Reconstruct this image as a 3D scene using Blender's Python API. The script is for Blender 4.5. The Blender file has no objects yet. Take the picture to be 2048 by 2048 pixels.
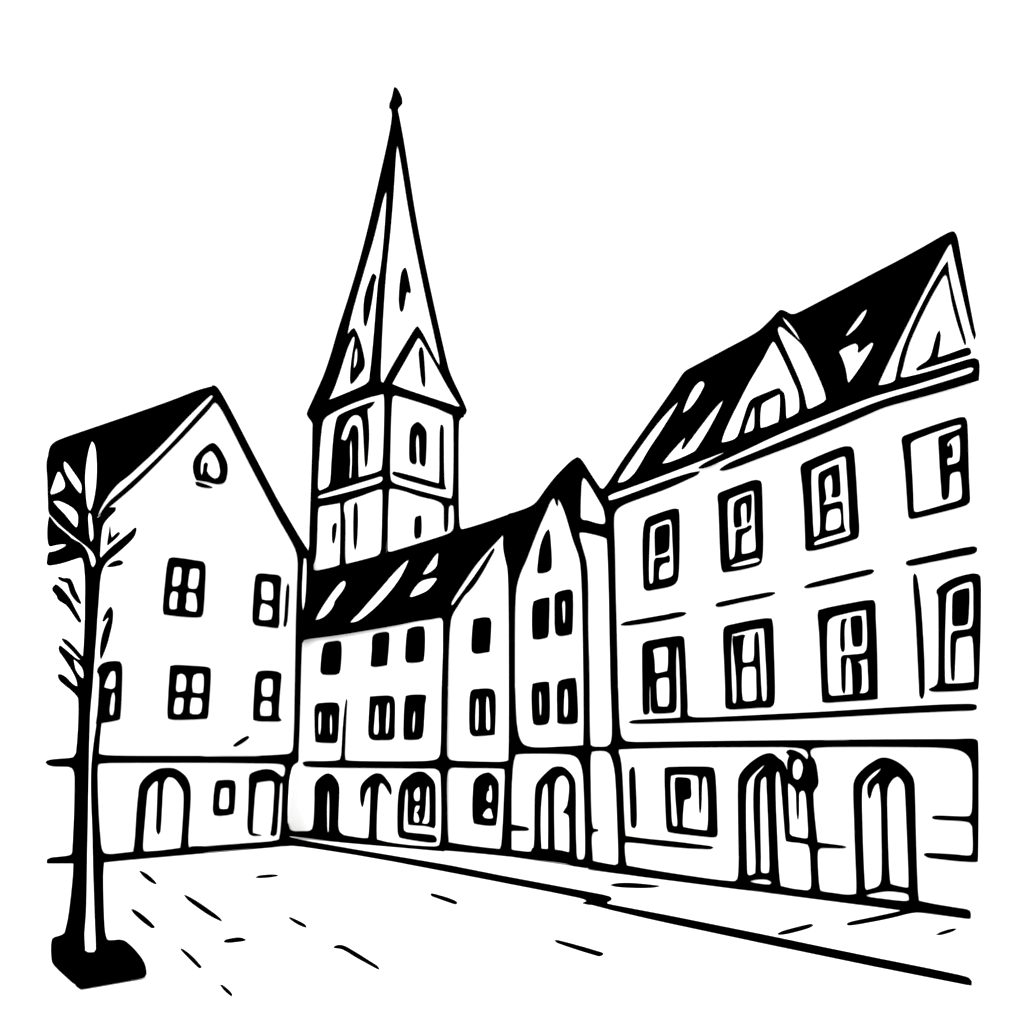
import bpy, bmesh, math
from mathutils import Vector, geometry

# ------------------------------------------------------------------ scene basics
scene = bpy.context.scene
COL = scene.collection
CAM_H = 3.4
HORIZON = 1484.0
F = 2048.0
STREET = -0.08
PAVE = 0.0
TILES = dict(a=(60, 760), b=(60, 1240), c=(60, 1640), d=(540, 160), e=(540, 600), f=(400, 1060),
             g=(400, 1440), h=(860, 880), i=(860, 1320), j=(1200, 600), k=(1540, 440), l=(1260, 960),
             m=(1540, 800), n=(1540, 1080), o=(1200, 1400), p=(1540, 1480), q=(900, 1700), r=(180, 770))
S = 500.0 / 1932.0

def pts(s):
    out = []
    ox, oy, sc = 0, 0, 1
    nums = []
    for t in s.replace(',', ' ').split():
        if t.isalpha():
            if t == 'x':
                ox, oy, sc = 0, 0, 1
            else:
                ox, oy = TILES[t]; sc = 280 / 1092 if t == 'r' else S
            continue
        nums.append(float(t))
        if len(nums) == 2:
            out.append((ox + nums[0] * sc, oy + nums[1] * sc)); nums = []
    assert not nums, s[:60]
    # drop duplicates
    res = []
    for p in out:
        if not res or math.hypot(p[0] - res[-1][0], p[1] - res[-1][1]) > 0.4:
            res.append(p)
    if math.hypot(res[0][0] - res[-1][0], res[0][1] - res[-1][1]) < 0.4:
        res.pop()
    return res

def crom(p0, p1, p2, p3, n):
    def tj(ti, a, b):
        return ti + max(math.hypot(b[0] - a[0], b[1] - a[1]), 1e-6) ** 0.5
    t0 = 0; t1 = tj(t0, p0, p1); t2 = tj(t1, p1, p2); t3 = tj(t2, p2, p3)
    res = []
    for k in range(n):
        t = t1 + (t2 - t1) * k / n
        def L(a, b, ta, tb):
            w = (t - ta) / (tb - ta)
            return (a[0] + (b[0] - a[0]) * w, a[1] + (b[1] - a[1]) * w)
        A1 = L(p0, p1, t0, t1); A2 = L(p1, p2, t1, t2); A3 = L(p2, p3, t2, t3)
        B1 = L(A1, A2, t0, t2); B2 = L(A2, A3, t1, t3)
        res.append(L(B1, B2, t1, t2))
    return res

def smooth(P, thr=52.0, step=4.0):
    n = len(P)
    if n < 4:
        return P
    corner = []
    for i in range(n):
        a, b, c = P[i - 1], P[i], P[(i + 1) % n]
        v1 = (b[0] - a[0], b[1] - a[1]); v2 = (c[0] - b[0], c[1] - b[1])
        ang = abs(math.degrees(math.atan2(v1[0] * v2[1] - v1[1] * v2[0], v1[0] * v2[0] + v1[1] * v2[1])))
        corner.append(ang > thr)
    out = []
    for i in range(n):
        p1, p2 = P[i], P[(i + 1) % n]
        p0 = P[i - 1]; p3 = P[(i + 2) % n]
        if corner[i]:
            p0 = (2 * p1[0] - p2[0], 2 * p1[1] - p2[1])
        if corner[(i + 1) % n]:
            p3 = (2 * p2[0] - p1[0], 2 * p2[1] - p1[1])
        d = math.hypot(p2[0] - p1[0], p2[1] - p1[1])
        k = max(1, min(8, int(d / step)))
        out += crom(p0, p1, p2, p3, k)
    return out

def ring(s):
    return smooth(pts(s))

def grow(R, d):
    # push a ring outwards by d pixels (inwards if negative)
    n = len(R)
    A = sum(R[i - 1][0] * R[i][1] - R[i][0] * R[i - 1][1] for i in range(n))
    sg = 1 if A > 0 else -1
    out = []
    for i in range(n):
        a, b, c = R[i - 1], R[i], R[(i + 1) % n]
        n1 = (b[1] - a[1], -(b[0] - a[0])); n2 = (c[1] - b[1], -(c[0] - b[0]))
        l1 = math.hypot(*n1) or 1; l2 = math.hypot(*n2) or 1
        nx = n1[0] / l1 + n2[0] / l2; ny = n1[1] / l1 + n2[1] / l2
        l = math.hypot(nx, ny)
        if l < 0.3:
            out.append(b); continue
        out.append((b[0] + sg * d * nx / l, b[1] + sg * d * ny / l))
    return out

DIL = 0.6
def inside(pt, rings):
    x, y = pt
    c = False
    for R in rings:
        j = len(R) - 1
        for i in range(len(R)):
            xi, yi = R[i]; xj, yj = R[j]
            if (yi > y) != (yj > y) and x < (xj - xi) * (y - yi) / (yj - yi) + xi:
                c = not c
            j = i
    return c

def triangulate(rings):
    """plane regions by the even-odd rule"""
    V, E = [], []
    for R in rings:
        b = len(V); n = len(R)
        V += [Vector(p) for p in R]
        E += [(b + i, b + (i + 1) % n) for i in range(n)]
    vo, eo, fo, *_ = geometry.delaunay_2d_cdt(V, E, [], 0, 1e-4)
    tris = []
    for f in fo:
        c = sum((vo[i] for i in f), Vector((0, 0))) / len(f)
        if inside((c.x, c.y), rings):
            tris.append(tuple(f))
    return [(v.x, v.y) for v in vo], tris

# ------------------------------------------------------------------ planes in the world
CAM = Vector((0, 0, CAM_H))
def ray(u, v):
    return Vector(((u - 1024.0) / F, 1.0, (HORIZON - v) / F))

class Plane:
    def __init__(self, p, n):
        self.p = Vector(p); self.n = Vector(n).normalized()
        if self.n.dot(CAM - self.p) < 0:
            self.n = -self.n
    def at(self, u, v, off=0.0):
        d = ray(u, v)
        t = (self.p + self.n * off - CAM).dot(self.n) / d.dot(self.n)
        return CAM + d * t

def ground_at(u, v, z=0.0):
    d = ray(u, v)
    t = (z - CAM_H) / d.z
    return CAM + d * t

def wall_plane(p1, p2, z):
    a, b = ground_at(*p1, z), ground_at(*p2, z)
    t = b - a
    return Plane(a, Vector((t.y, -t.x, 0)))

def through(a, b, c):
    return Plane(a, (b - a).cross(c - a))

def roof_plane(wall, p1, p2, deg):
    a, b = wall.at(*p1), wall.at(*p2)
    back = Vector((-wall.n.x, -wall.n.y, 0)).normalized()
    s = back * math.cos(math.radians(deg)) + Vector((0, 0, math.sin(math.radians(deg))))
    return Plane(a, (b - a).cross(s))

# ------------------------------------------------------------------ materials
def mat(name, col):
    m = bpy.data.materials.new(name); m.use_nodes = True
    nt = m.node_tree; nt.nodes.clear()
    o = nt.nodes.new('ShaderNodeOutputMaterial')
    d = nt.nodes.new('ShaderNodeBsdfDiffuse')
    d.inputs['Roughness'].default_value = 0.3
    d.inputs['Color'].default_value = (*col, 1)
    nt.links.new(d.outputs[0], o.inputs[0])
    return m
WHITE = mat('white_plaster', (0.86, 0.86, 0.86))
BLACK = mat('black_ink', (0.0, 0.0, 0.0))

# ------------------------------------------------------------------ mesh builder
class MB:
    def __init__(self):
        self.v, self.f, self.m = [], [], []
    def slab(self, plane, rings, off, thick, mi, direction=None):
        if mi == 1:
            rings = [grow(R, DIL if k == 0 else -DIL) for k, R in enumerate(rings)]
        V, T = triangulate(rings)
        used = sorted({i for t in T for i in t})
        idx = {}
        d = (-plane.n if direction is None else direction) * thick
        b = len(self.v)
        for k, i in enumerate(used):
            idx[i] = b + k
            self.v.append(plane.at(V[i][0], V[i][1], off))
        n = len(used)
        for k in range(n):
            self.v.append(self.v[b + k] + d)
        cnt = {}
        for t in T:
            q = [idx[i] for i in t]
            a, c, e = (self.v[x] for x in q)
            if (c - a).cross(e - a).dot(plane.n) < 0:
                q.reverse()
            self.f.append(tuple(q)); self.m.append(mi)
            self.f.append(tuple(x + n for x in reversed(q))); self.m.append(mi)
            for x, y in zip(q, q[1:] + q[:1]):
                cnt[(x, y)] = cnt.get((x, y), 0) + 1
        for (x, y) in list(cnt):
            if (y, x) not in cnt:
                self.f.append((y, x, x + n, y + n)); self.m.append(mi)
        return self
    def poly(self, verts, faces, mi):
        b = len(self.v)
        self.v += [Vector(v) for v in verts]
        for f in faces:
            self.f.append(tuple(b + i for i in f)); self.m.append(mi)
        return self
    def build(self, name, parent=None, label=None, centre=False):
        org = Vector((0, 0, 0))
        if parent is not None:
            org = wpos(parent)
        loc = Vector((0, 0, 0))
        if centre or parent is None and centre is None:
            loc = sum(self.v, Vector()) / len(self.v) - org
        me = bpy.data.meshes.new(name)
        me.from_pydata([v - org - loc for v in self.v], [], self.f)
        me.materials.append(WHITE); me.materials.append(BLACK)
        me.polygons.foreach_set('material_index', self.m)
        me.update()
        o = bpy.data.objects.new(name, me)
        COL.objects.link(o)
        o.location = loc
        if parent is not None:
            o.parent = parent
        o['wp'] = list(org + loc)
        if label:
            o['label'] = label
        return o

def wpos(o):
    return Vector(o['wp']) if 'wp' in o else o.location.copy()

def thing(name, label, cat, loc, group=None):
    o = bpy.data.objects.new(name, None)
    COL.objects.link(o)
    o.location = loc
    o.empty_display_size = 0.5
    o['wp'] = list(loc)
    o['label'] = label; o['category'] = cat
    if group:
        o['group'] = group
    return o

INK = 0.03
def wall(name, parent, plane, plates, inks, thick=0.25, strokes=(), label=None):
    """black outlined wall or roof: a thick black frame whose openings are closed by white plaster plates"""
    mb = MB()
    R0 = (inks[0][0] if inks else plates[0])
    cx = sum(p[0] for p in R0) / len(R0)
    dirn = Vector(((cx - 1024) / F, 1, 0)).normalized()
    for R in plates:
        mb.slab(plane, [R], -0.008, 0.05, 0, direction=dirn)
    for rings in inks:
        mb.slab(plane, rings, INK, thick, 1, direction=dirn)
        for R in rings[1:]:
            mb.slab(plane, [R], 0.0, 0.03, 0, direction=dirn)
    for s in strokes:
        mb.slab(plane, [ring(s)], INK, 0.04, 1)
    return mb.build(name, parent, label)

def shrink(R, k=0.97):
    cx = sum(p[0] for p in R) / len(R); cy = sum(p[1] for p in R) / len(R)
    return [(cx + (x - cx) * k, cy + (y - cy) * k) for x, y in R]

def window(parent, plane, outer, holes=(), islands=(), name='window', label=None, sill=None, pane='pane'):
    mb = MB()
    mb.slab(plane, [ring(outer)] + [ring(h) for h in holes], INK + 0.008, 0.05, 1)
    for s in islands:
        mb.slab(plane, [ring(s)], INK + 0.008, 0.05, 1)
    w = mb.build(name, parent, label, centre=True)
    if holes:
        p = MB()
        for h in holes:
            R = pts(h)
            p.slab(plane, [shrink(R, 1.0)], 0.018, 0.02, 0)
        p.build(pane, w)
    if sill:
        MB().slab(plane, [ring(sill)], INK + 0.008, 0.05, 1).build('sill', w)
    return w

# ================================================================== THE SETTING
LF = wall_plane((207, 1725.4), (578, 1692.2), STREET)
LS = Plane(LF.at(187, 1600), (0, -1, 0))
M = wall_plane((589, 1677), (905, 1704.5), PAVE)
WG = wall_plane((905, 1702.5), (1018, 1713.3), PAVE)
TF = wall_plane((1018, 1713.3), (1178, 1737), PAVE)
RW = wall_plane((1165, 1738.5), (1936, 1838), PAVE)
# roofs
LR = through(LF.at(425, 771), LF.at(187, 1035), LS.at(97, 1010))
MR = roof_plane(M, (600, 1272), (880, 1235), 50)
TR_ = roof_plane(M, (900, 1240), (1200, 1190), 55)
RR = roof_plane(RW, (1240, 985), (1950, 752), 52)
# tower
YC = 38.0
corner = CAM + ray(774, HORIZON) * YC
lefty = CAM + ray(622, HORIZON) * (YC + 2.2)
righty = CAM + ray(917, HORIZON) * (YC + 2.2)
UP = Vector((0, 0, 1))
TL = Plane(corner, (lefty - corner).cross(UP))
TRT = Plane(corner, (righty - corner).cross(UP))
apex = CAM + ray(790, 175) * (YC + 2.0)
pc = TL.at(774, 790)
pl = TL.at(613, 828); pr = TRT.at(933, 822)
SL = through(apex, pc, pl)
SR = through(apex, pc, pr)

# ---- street, pavement, kerb
def interp(P, u):
    if u <= P[0][0]: 
        (x0, y0), (x1, y1) = P[0], P[1]
    elif u >= P[-1][0]:
        (x0, y0), (x1, y1) = P[-2], P[-1]
    else:
        for k in range(len(P) - 1):
            if P[k][0] <= u <= P[k + 1][0]:
                (x0, y0), (x1, y1) = P[k], P[k + 1]; break
    return y0 + (y1 - y0) * (u - x0) / (x1 - x0)

top = pts('g 600 888 680 903 730 917 850 941 1000 967 1200 1002 1500 1052 1932 1125 q 0 120 400 200 800 275 1150 341 1207 352.5 1211 415 1216 417.5 1300 434 1500 472 1700 510 p 0 1516 400 1600 800 1682 1200 1762 1450 1815 1530 1835 1555 1852 1562 1872')
bot = pts('g 600 973 690 970 780 978 900 995 1200 1042 1500 1095 1932 1178 q 0 173 400 251 800 329 1000 371 1055 388 1060 391 1066 419 1080 422 1200 453 1500 524 1700 569 p 0 1584 400 1667 800 1750 1200 1830 1520 1893 1545 1896 1562 1890')
U0, U1 = top[0][0] + 1, 1943.8
n = 240
kv, kf = [], []
prof = []
for k in range(n + 1):
    u = U0 + (U1 - U0) * k / n
    vt, vb = interp(top, u) - 0.8, interp(bot, u) + 0.9
    prof.append((u, vt, vb))
    kv.append(ground_at(u, vt, PAVE + 0.002)); kv.append(ground_at(u, vb, STREET - 0.002))
for k in range(n):
    kf.append((2 * k, 2 * k + 1, 2 * k + 3, 2 * k + 2))
# back of the kerb stone
off = len(kv)
for k in range(n + 1):
    a, b = kv[2 * k], kv[2 * k + 1]
    d = Vector((a.x, a.y, 0)).normalized() * 0.12
    kv.append(Vector((a.x + d.x, a.y + d.y, a.z - 0.012))); kv.append(Vector((a.x + d.x, a.y + d.y, STREET - 0.05)))
for k in range(n):
    a = off + 2 * k
    kf.append((2 * k, 2 * k + 2, a + 2, a))
    kf.append((a, a + 2, a + 3, a + 1))
kb = MB().poly(kv, kf, 1).build('kerb')
kb['kind'] = 'structure'

# pavement sheet behind the kerb: white top with drawn marks
pv, pf = [], []
edge = [ground_at(u, vt - 0.6, PAVE) for (u, vt, vb) in prof]
edge.append(Vector((edge[-1].x + 4.5, edge[-1].y - 4.6, 0)))
for e in edge:
    pv.append(e); pv.append(Vector((e.x + 30, e.y + 34, 0))); 
for k in range(len(edge) - 1):
    pf.append((2 * k, 2 * k + 2, 2 * k + 3, 2 * k + 1))
nb = len(pv)
for e in edge:
    d = Vector((e.x, e.y, 0)).normalized() * 0.1
    pv.append(Vector((e.x + d.x, e.y + d.y, STREET - 0.05)))
for k in range(len(edge) - 1):
    pf.append((2 * k, nb + k, nb + k + 1, 2 * k + 2))
pav = MB().poly(pv, pf, 0)
PP = Plane((0, 20, PAVE), (0, 0, 1))
for s in ('o 78 1430 100 1422 150 1415 220 1413 300 1418 400 1428 465 1436 430 1445 350 1451 250 1450 130 1442',
          'o 1371 1806 1400 1790 1500 1760 1600 1736 1635 1731 1649 1740 1620 1757 1530 1785 1430 1808 1380 1811',
          'p 1283 1503 1310 1488 1370 1467 1420 1457 1444 1457 1420 1473 1360 1494 1310 1505',
          'q 1190 348 1215 353 1237 361 1248 371 1246 383 1235 392 1218 399 1210 408 1213 417 1195 412',
          'p 1012 1316 1000 1322 900 1345 750 1377 630 1403 600 1415 593 1424 605 1430 650 1427 800 1401 950 1370 1060 1342 1110 1333 1155 1329 1200 1331 1200 1322 1100 1312'):
    pav.slab(PP, [ring(s)], 0.006, 0.01, 1)
po = pav.build('pavement'); po['kind'] = 'structure'

SPn = Plane((0, 20, STREET), (0, 0, 1))
st = MB()
G = 900.0
st.poly([(-G, -60, STREET), (G, -60, STREET), (G, 2200, STREET), (-G, 2200, STREET)], [(0, 1, 2, 3)], 0)
for s in ('g 428 1215 450 1204 510 1196 570 1194 601 1198 600 1204 560 1212 500 1218 445 1219',
          'c 843 391 860 395 900 415 940 447 970 480 978 491 972 495 950 487 900 455 860 415',
          'c 1189 578 1205 582 1280 622 1380 690 1450 742 1478 770 1484 783 1450 768 1390 737 1300 677 1220 615',
          'c 782 691 795 689 830 706 890 750 940 797 963 825 958 833 942 833 900 806 840 757 797 713',
          'c 1162 993 1175 995 1220 1025 1275 1075 1310 1115 1325 1133 1320 1142 1310 1143 1280 1118 1220 1058 1170 1005',
          'c 1499 937 1510 926 1560 914 1600 908 1640 911 1668 924 1660 930 1600 940 1530 946 1502 943',
          'c 1469 1272 1485 1274 1520 1300 1555 1335 1562 1348 1557 1361 1545 1352 1500 1312',
          'g 687 1527 695 1524 740 1542 790 1567 815 1583 823 1603 790 1593 740 1568 700 1540',
          'g 1034 1754 1045 1745 1085 1738 1120 1747 1180 1780 1300 1855 1375 1905 1388 1926 1375 1923 1290 1878 1200 1828 1130 1785 1095 1768 1060 1762 1036 1760',
          'i 5 1808 12 1804 80 1820 160 1845 205 1868 211 1878 200 1886 150 1872 60 1840 10 1820',
          'q 1023 408 1040 402 1060 394 1075 398 1085 424 1050 417 1030 412',
          'q 811 697 820 695 880 708 1000 740 1120 775 1180 795 1186 802 1175 812 1155 819 1120 810 1000 774 880 734 820 710'):
    st.slab(SPn, [ring(s)], 0.006, 0.01, 1)
# foot line where the left house meets the street continues as the kerb toe
so = st.build('street'); so['kind'] = 'structure'

# ================================================================== LEFT GABLED HOUSE
base = LF.at(400, 1709); base.z = STREET
lh = thing('gabled_house', 'leftmost white gabled house with a dark side roof and a drop-shaped attic window', 'house', base)
LF_top = '''a 496 1075 512 1010 550 915 595 845 660 775 750 708 865 605 1022 450 1158 305 1284 180 1368 105 1395 60 1412 40
 1432 45 1450 60 1480 105 1560 250 1700 520 1850 805 e 60 1545 150 1700 230 1835 285 1920 296 1932 f 832 150 815 195 800 213 795 260 788 400 784 520
 786 590 795 622 792 700 789 870 785 950 778 1200 770 1500 762 1700 760 1780 755 1795 740 1803 715 1830 700 1880 690 1932
 g 683 560 677 700 677 790 682 850 692 900 700 972 600 975 300 1003 0 1030 b 1932 1750 1300 1805 900 1840 660 1862 572 1873'''
LF_in = '''b 505 1010 540 1037 600 1046 750 1050 1100 1051 1500 1051 1800 1048 f 0 1747 300 1745 500 1743 640 1735 695 1727 713 1710
 727 1560 733 1300 738 1000 743 700 752 420 757 250 750 190 735 140 700 70 660 0 a 1932 1088 1850 935 1700 650 1550 355 1480 225 r 992 142
 977 132 960 143 930 182 840 280 720 408 600 530 480 652 350 778 250 865 145 952'''
ink = smooth(pts(LF_in + ' ' + LF_top + ' b 505 1880'))
body = pts(LF_in + ' a 500 1070 490 1500 b 491 0 491 1010')
sliver = 'r 55 1032 75 1012 110 960 155 905 230 840 350 733 480 612 600 493 720 365 840 232 945 115 963 88 955 77 945 75 925 90 840 170 720 292 600 420 480 540 380 632 300 705 225 762 165 828 120 895 75 975'
H1 = '''b 520 1150 524 1122 535 1112 600 1105 750 1103 1100 1102 1500 1103 1800 1107 f 500 1802 600 1806 645 1815 659 1835 659 1860 655 1885 645 1906 636 1911
 625 1905 g 621 470 636 484 639 520 637 600 630 760 620 880 610 925 560 937 300 957 0 980 b 1700 1722 1400 1748 1240 1754 1225 1765 1000 1783 820 1793 803 1792 700 1803 610 1810 570 1800 553 1765 540 1650 527 1450 521 1250'''
wall('wall', lh, LF, [body, pts('b 491 1010 540 1037 520 1150 540 1800 572 1873 491 1878')], [[ink, ring(sliver), ring(H1)]], 0.08,
     strokes=('b 1576 968 1600 947 1650 913 1685 896 1695 906 1680 922 1630 957 1590 977 1578 976',
              'f 682 413 688 430 688 500 682 600 673 710 662 745 653 745 651 730 658 670 666 530 674 440'))
# side wall (left) with the ends of its cornice and foot
wall('side_wall', lh, LS, [pts('x 60 1020 187 1020 187 1728 60 1728')], [], 0.3,
     strokes=('b 120 1103 128 1090 160 1080 220 1073 290 1068 335 1060 350 1035 390 1035 390 1210 344 1210 338 1170 325 1145 300 1134 250 1132 180 1130 140 1120',
              'b 129 1865 135 1848 160 1838 230 1830 300 1820 320 1810 328 1785 380 1785 380 1888 290 1885 200 1886 142 1886 132 1878'))
lroof = '''a 1400 50 1300 78 1100 155 800 262 500 365 250 452 190 480 160 510 145 555 136 640 135 760 138 900 143 1010 300 1060 520 1070
 520 1020 532 985 566 920 610 853 673 786 758 720 878 611 1033 455 1168 312 1292 187 1388 98'''
wall('roof', lh, LR, [], [[ring(lroof)]], 0.1)  # black shaded slope
w = lambda *a, **k: window(lh, LF, *a, **k)
w('a 1412 486 1430 493 1465 530 1500 590 1520 635 1527 680 1523 730 1512 775 1500 792 1468 803 1430 798 1370 783 1310 773 1290 768 1280 745 1268 700 1267 650 1280 605 1305 570 1350 525 1390 495',
  ['a 1397 546 1410 552 1435 582 1458 630 1468 670 1472 710 1462 745 1450 757 1428 763 1410 755 1380 728 1367 705 1368 680 1375 652 1368 640 1358 638 1347 648 1343 680 1338 715 1328 740 1320 720 1318 680 1325 620 1345 580 1375 558'],
  label='small drop shaped attic window under the gable peak', sill='a 1283 788 1300 790 1350 805 1412 828 1405 832 1360 830 1320 822 1290 808')
w('a 1080 1378 1100 1372 1180 1379 1270 1393 1340 1407 1352 1425 1356 1480 1350 1620 1343 1740 1334 1810 1322 1830 1290 1833 1160 1825 1040 1810 1034 1780 1038 1700 1052 1550 1066 1430',
  ['a 1115 1448 1140 1442 1168 1445 1175 1460 1173 1510 1163 1580 1145 1592 1105 1597 1098 1580 1103 1520',
   'a 1237 1462 1270 1453 1300 1457 1311 1470 1310 1520 1300 1590 1288 1612 1265 1615 1230 1610 1221 1595 1225 1530',
   'a 1088 1650 1105 1630 1130 1633 1147 1643 1147 1670 1140 1720 1138 1765 1120 1773 1085 1771 1077 1755 1077 1700',
   'a 1211 1650 1225 1638 1255 1640 1280 1650 1292 1700 1293 1770 1285 1792 1250 1790 1205 1773 1200 1758 1208 1710'])
w('f 430 400 440 350 455 338 480 336 540 342 610 352 626 368 624 420 617 520 613 640 611 730 603 755 590 755 510 744 430 730 416 710 413 660 420 520',
  ['f 478 402 500 396 545 401 563 415 569 470 566 530 558 542 510 543 480 537 474 510 473 440',
   'f 470 580 485 564 515 572 555 595 564 615 562 660 553 690 530 696 470 696 454 688 458 660 464 610'])
w('b 1090 355 1120 349 1250 354 1380 367 1395 378 1396 440 1385 620 1372 750 1365 762 1220 769 1100 768 1073 760 1069 720 1075 580 1085 420',
  ['b 1138 425 1165 413 1195 422 1209 450 1210 500 1203 545 1180 553 1140 556 1129 545 1131 480',
   'b 1265 425 1300 411 1335 414 1344 430 1345 520 1340 560 1310 567 1260 560 1252 520 1255 460',
   'b 1125 605 1150 597 1185 602 1191 615 1190 650 1180 710 1165 727 1140 731 1114 722 1110 700 1116 640',
   'b 1247 602 1265 598 1320 603 1332 625 1333 670 1325 710 1310 726 1260 729 1236 720 1234 690 1240 635'])
w('f 433 1160 440 1120 455 1095 480 1089 540 1088 600 1096 627 1110 628 1135 618 1250 608 1400 610 1445 632 1470 615 1477 540 1478 450 1475 418 1466 417 1430 424 1280',
  ['f 482 1165 500 1151 550 1148 565 1158 566 1200 562 1265 550 1287 510 1290 484 1284 474 1250 474 1200',
   'f 473 1335 490 1320 530 1320 553 1330 557 1360 556 1420 548 1436 500 1438 468 1433 463 1400 466 1360'])
w('b 535 415 524 400 530 375 560 340 600 324 660 318 695 322 708 345 712 400 709 540 703 680 695 765 680 772 620 785 555 797 540 810 515 800 520 770 530 690 538 560 541 440',
  ['b 572 518 585 475 610 420 625 397 645 391 660 398 665 430 664 480 657 522 637 534 600 529 575 522',
   'b 643 556 655 565 660 590 657 650 652 705 645 730 632 738 618 730 614 700 620 640 632 575'],
  label='narrow round-topped window beside the tree trunk')
w('b 1440 1260 1450 1245 1490 1238 1550 1237 1580 1245 1588 1280 1586 1350 1578 1460 1570 1497 1540 1504 1460 1513 1430 1508 1420 1480 1422 1400 1430 1310',
  ['b 1478 1303 1510 1295 1540 1300 1541 1360 1540 1430 1530 1460 1500 1463 1468 1460 1461 1440 1465 1370 1472 1320'],
  label='small square-cornered window between the two arched doorways')
w('b 815 1700 828 1500 840 1370 855 1275 900 1215 990 1155 1060 1144 1120 1150 1200 1205 1232 1265 1241 1330 1240 1400 1230 1550 1222 1700 1225 1745 1235 1770 1000 1810 795 1830 803 1790',
  ['b 874 1770 875 1700 890 1520 900 1400 912 1315 940 1275 965 1250 985 1242 990 1250 988 1330 982 1500 978 1620 985 1645 993 1658 1005 1640 1012 1580 1020 1440 1028 1310 1040 1245 1068 1212 1110 1220 1150 1260 1185 1325 1190 1380 1183 1550 1170 1720 1163 1762 1060 1776 900 1791 880 1785'],
  name='arched_doorway', label='arched doorway split by a hanging post', pane='door_leaf')
w('g 655 430 645 438 638 441 625 433 570 392 540 383 505 381 430 399 390 421 384 445 383 520 378 680 372 800 376 850 388 883 410 894 482 891 450 884 408 873 408 820 416 690 428 545 440 484 490 474 560 470 575 480 580 520 575 630 567 750 556 850 549 888 570 896 588 885 595 845 605 700 614 570 622 490 630 484 655 484',
  name='arched_doorway', label='open-footed arched doorway in the house corner')

# ================================================================== TREE
TY = 15.2
TP = Plane((0, TY, 0), (0, -1, 0))
tb = ground_at(165, 1950, STREET)
tree = thing('tree', 'black tree with forked trunk, pointed leaves and broad dark foot before the left house', 'tree', (tb.x, tb.y, STREET))
tdir = Vector((-0.42, 1, 0)).normalized()
def tslab(name, rings, th=0.06, off=0.0, mi=1, plane=TP):
    return MB().slab(plane, [ring(r) for r in rings], off, th, mi, direction=tdir).build(name, tree)
crown = '''a 136 600 200 520 300 500 420 450 480 440 540 480 550 650 530 850 512 960 500 1050 508 1078 535 1058 575 1005 612 960 607 985 640 984 662 984 663 992 620 1038 590 1070 568 1105 556 1160 548 1240 542 1330
 541 1360 548 1373 570 1350 620 1300 700 1235 780 1170 808 1143 822 1140 822 1160 812 1190 790 1220 740 1270 660 1340 605 1385 575 1425 555 1475 545 1530
 538 1600 528 1740 515 1900 424 1900 425 1700 426 1560 420 1450 412 1395 402 1367 390 1361 340 1375 270 1398 200 1415 140 1421 129 1412 133 1385 139 1345 150 1330 180 1326
 230 1308 270 1285 284 1268 275 1258 250 1256 200 1263 160 1272 148 1272 138 1250 134 1200 135 1140 142 1080 148 1052 160 1062 180 1090 215 1130 270 1175 312 1212
 318 1220 350 1238 395 1265 430 1305 450 1345 465 1400 477 1438 487 1446 500 1430 510 1400 508 1375 490 1330 450 1285 380 1230 250 1125 180 1055 145 1015 140 950 136 800'''
cr = MB().slab(TP, [ring(crown)], 0.0, 0.14, 1, direction=tdir).build('crown', tree)
for s in ('a 480 476 492 490 505 530 513 620 514 720 508 820 492 920 475 985 463 1007 450 990 440 950 432 860 428 760 433 680 446 590 465 510',
          'a 268 631 290 650 330 705 375 770 395 810 398 840 392 872 380 865 340 815 285 730 265 675 263 640',
          'a 215 713 230 714 250 750 268 800 268 825 245 850 200 872 165 882 160 872 180 805 205 735',
          'a 182 939 215 936 270 955 340 1000 365 1035 370 1070 363 1130 355 1135 330 1110 270 1035 215 978',
          'a 458 1029 470 1040 478 1090 487 1160 486 1225 472 1246 464 1220 455 1130 452 1050'):
    MB().slab(TP, [ring(s)], 0.02, 0.03, 0, direction=tdir).build('leaf', cr, 'white leaf')
for s in ('a 619 1122 622 1150 625 1190 631 1215 640 1212 660 1192 680 1176 690 1177 695 1185 680 1205 640 1242 602 1275 597 1268 600 1240 610 1180 616 1135',
          'a 595 1440 630 1412 660 1398 690 1392 713 1400 721 1412 705 1425 660 1437 610 1443',
          'a 217 1525 225 1520 240 1525 262 1532 285 1530 310 1535 325 1555 338 1585 350 1622 375 1675 396 1722 390 1731 365 1715 335 1682 312 1645 298 1600 288 1570 278 1563 245 1552 222 1537',
          'a 172 1610 180 1595 200 1578 220 1590 270 1640 315 1700 345 1760 380 1825 397 1862 390 1873 380 1872 350 1835 310 1775 275 1733 235 1710 212 1688 207 1668 190 1645 175 1628',
          'a 561 1858 570 1830 600 1775 620 1752 632 1760 641 1785 642 1820 636 1880 b 625 77 600 175 575 245 552 298 545 298 541 260 545 190 557 120 580 50 600 5 a 608 1838 602 1835 590 1845 575 1862 565 1864'):
    tslab('leaf', [s], 0.04)
tslab('branch', ['b 411 282 400 275 370 240 320 185 280 152 255 142 243 145 260 170 320 230 370 285 388 305 380 308 355 295 300 250 250 208 232 196 224 203 221 222 228 248 240 262 290 335 340 420 360 470 366 510 355 510 320 485 280 443 240 420 220 418 215 430 225 460 260 495 320 543 360 585 373 605 400 640 430 640 430 280',
                 'b 337 303 350 310 385 345 405 375 413 405 416 435 413 452 400 447 375 420 355 388 343 340'], 0.06)

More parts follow.
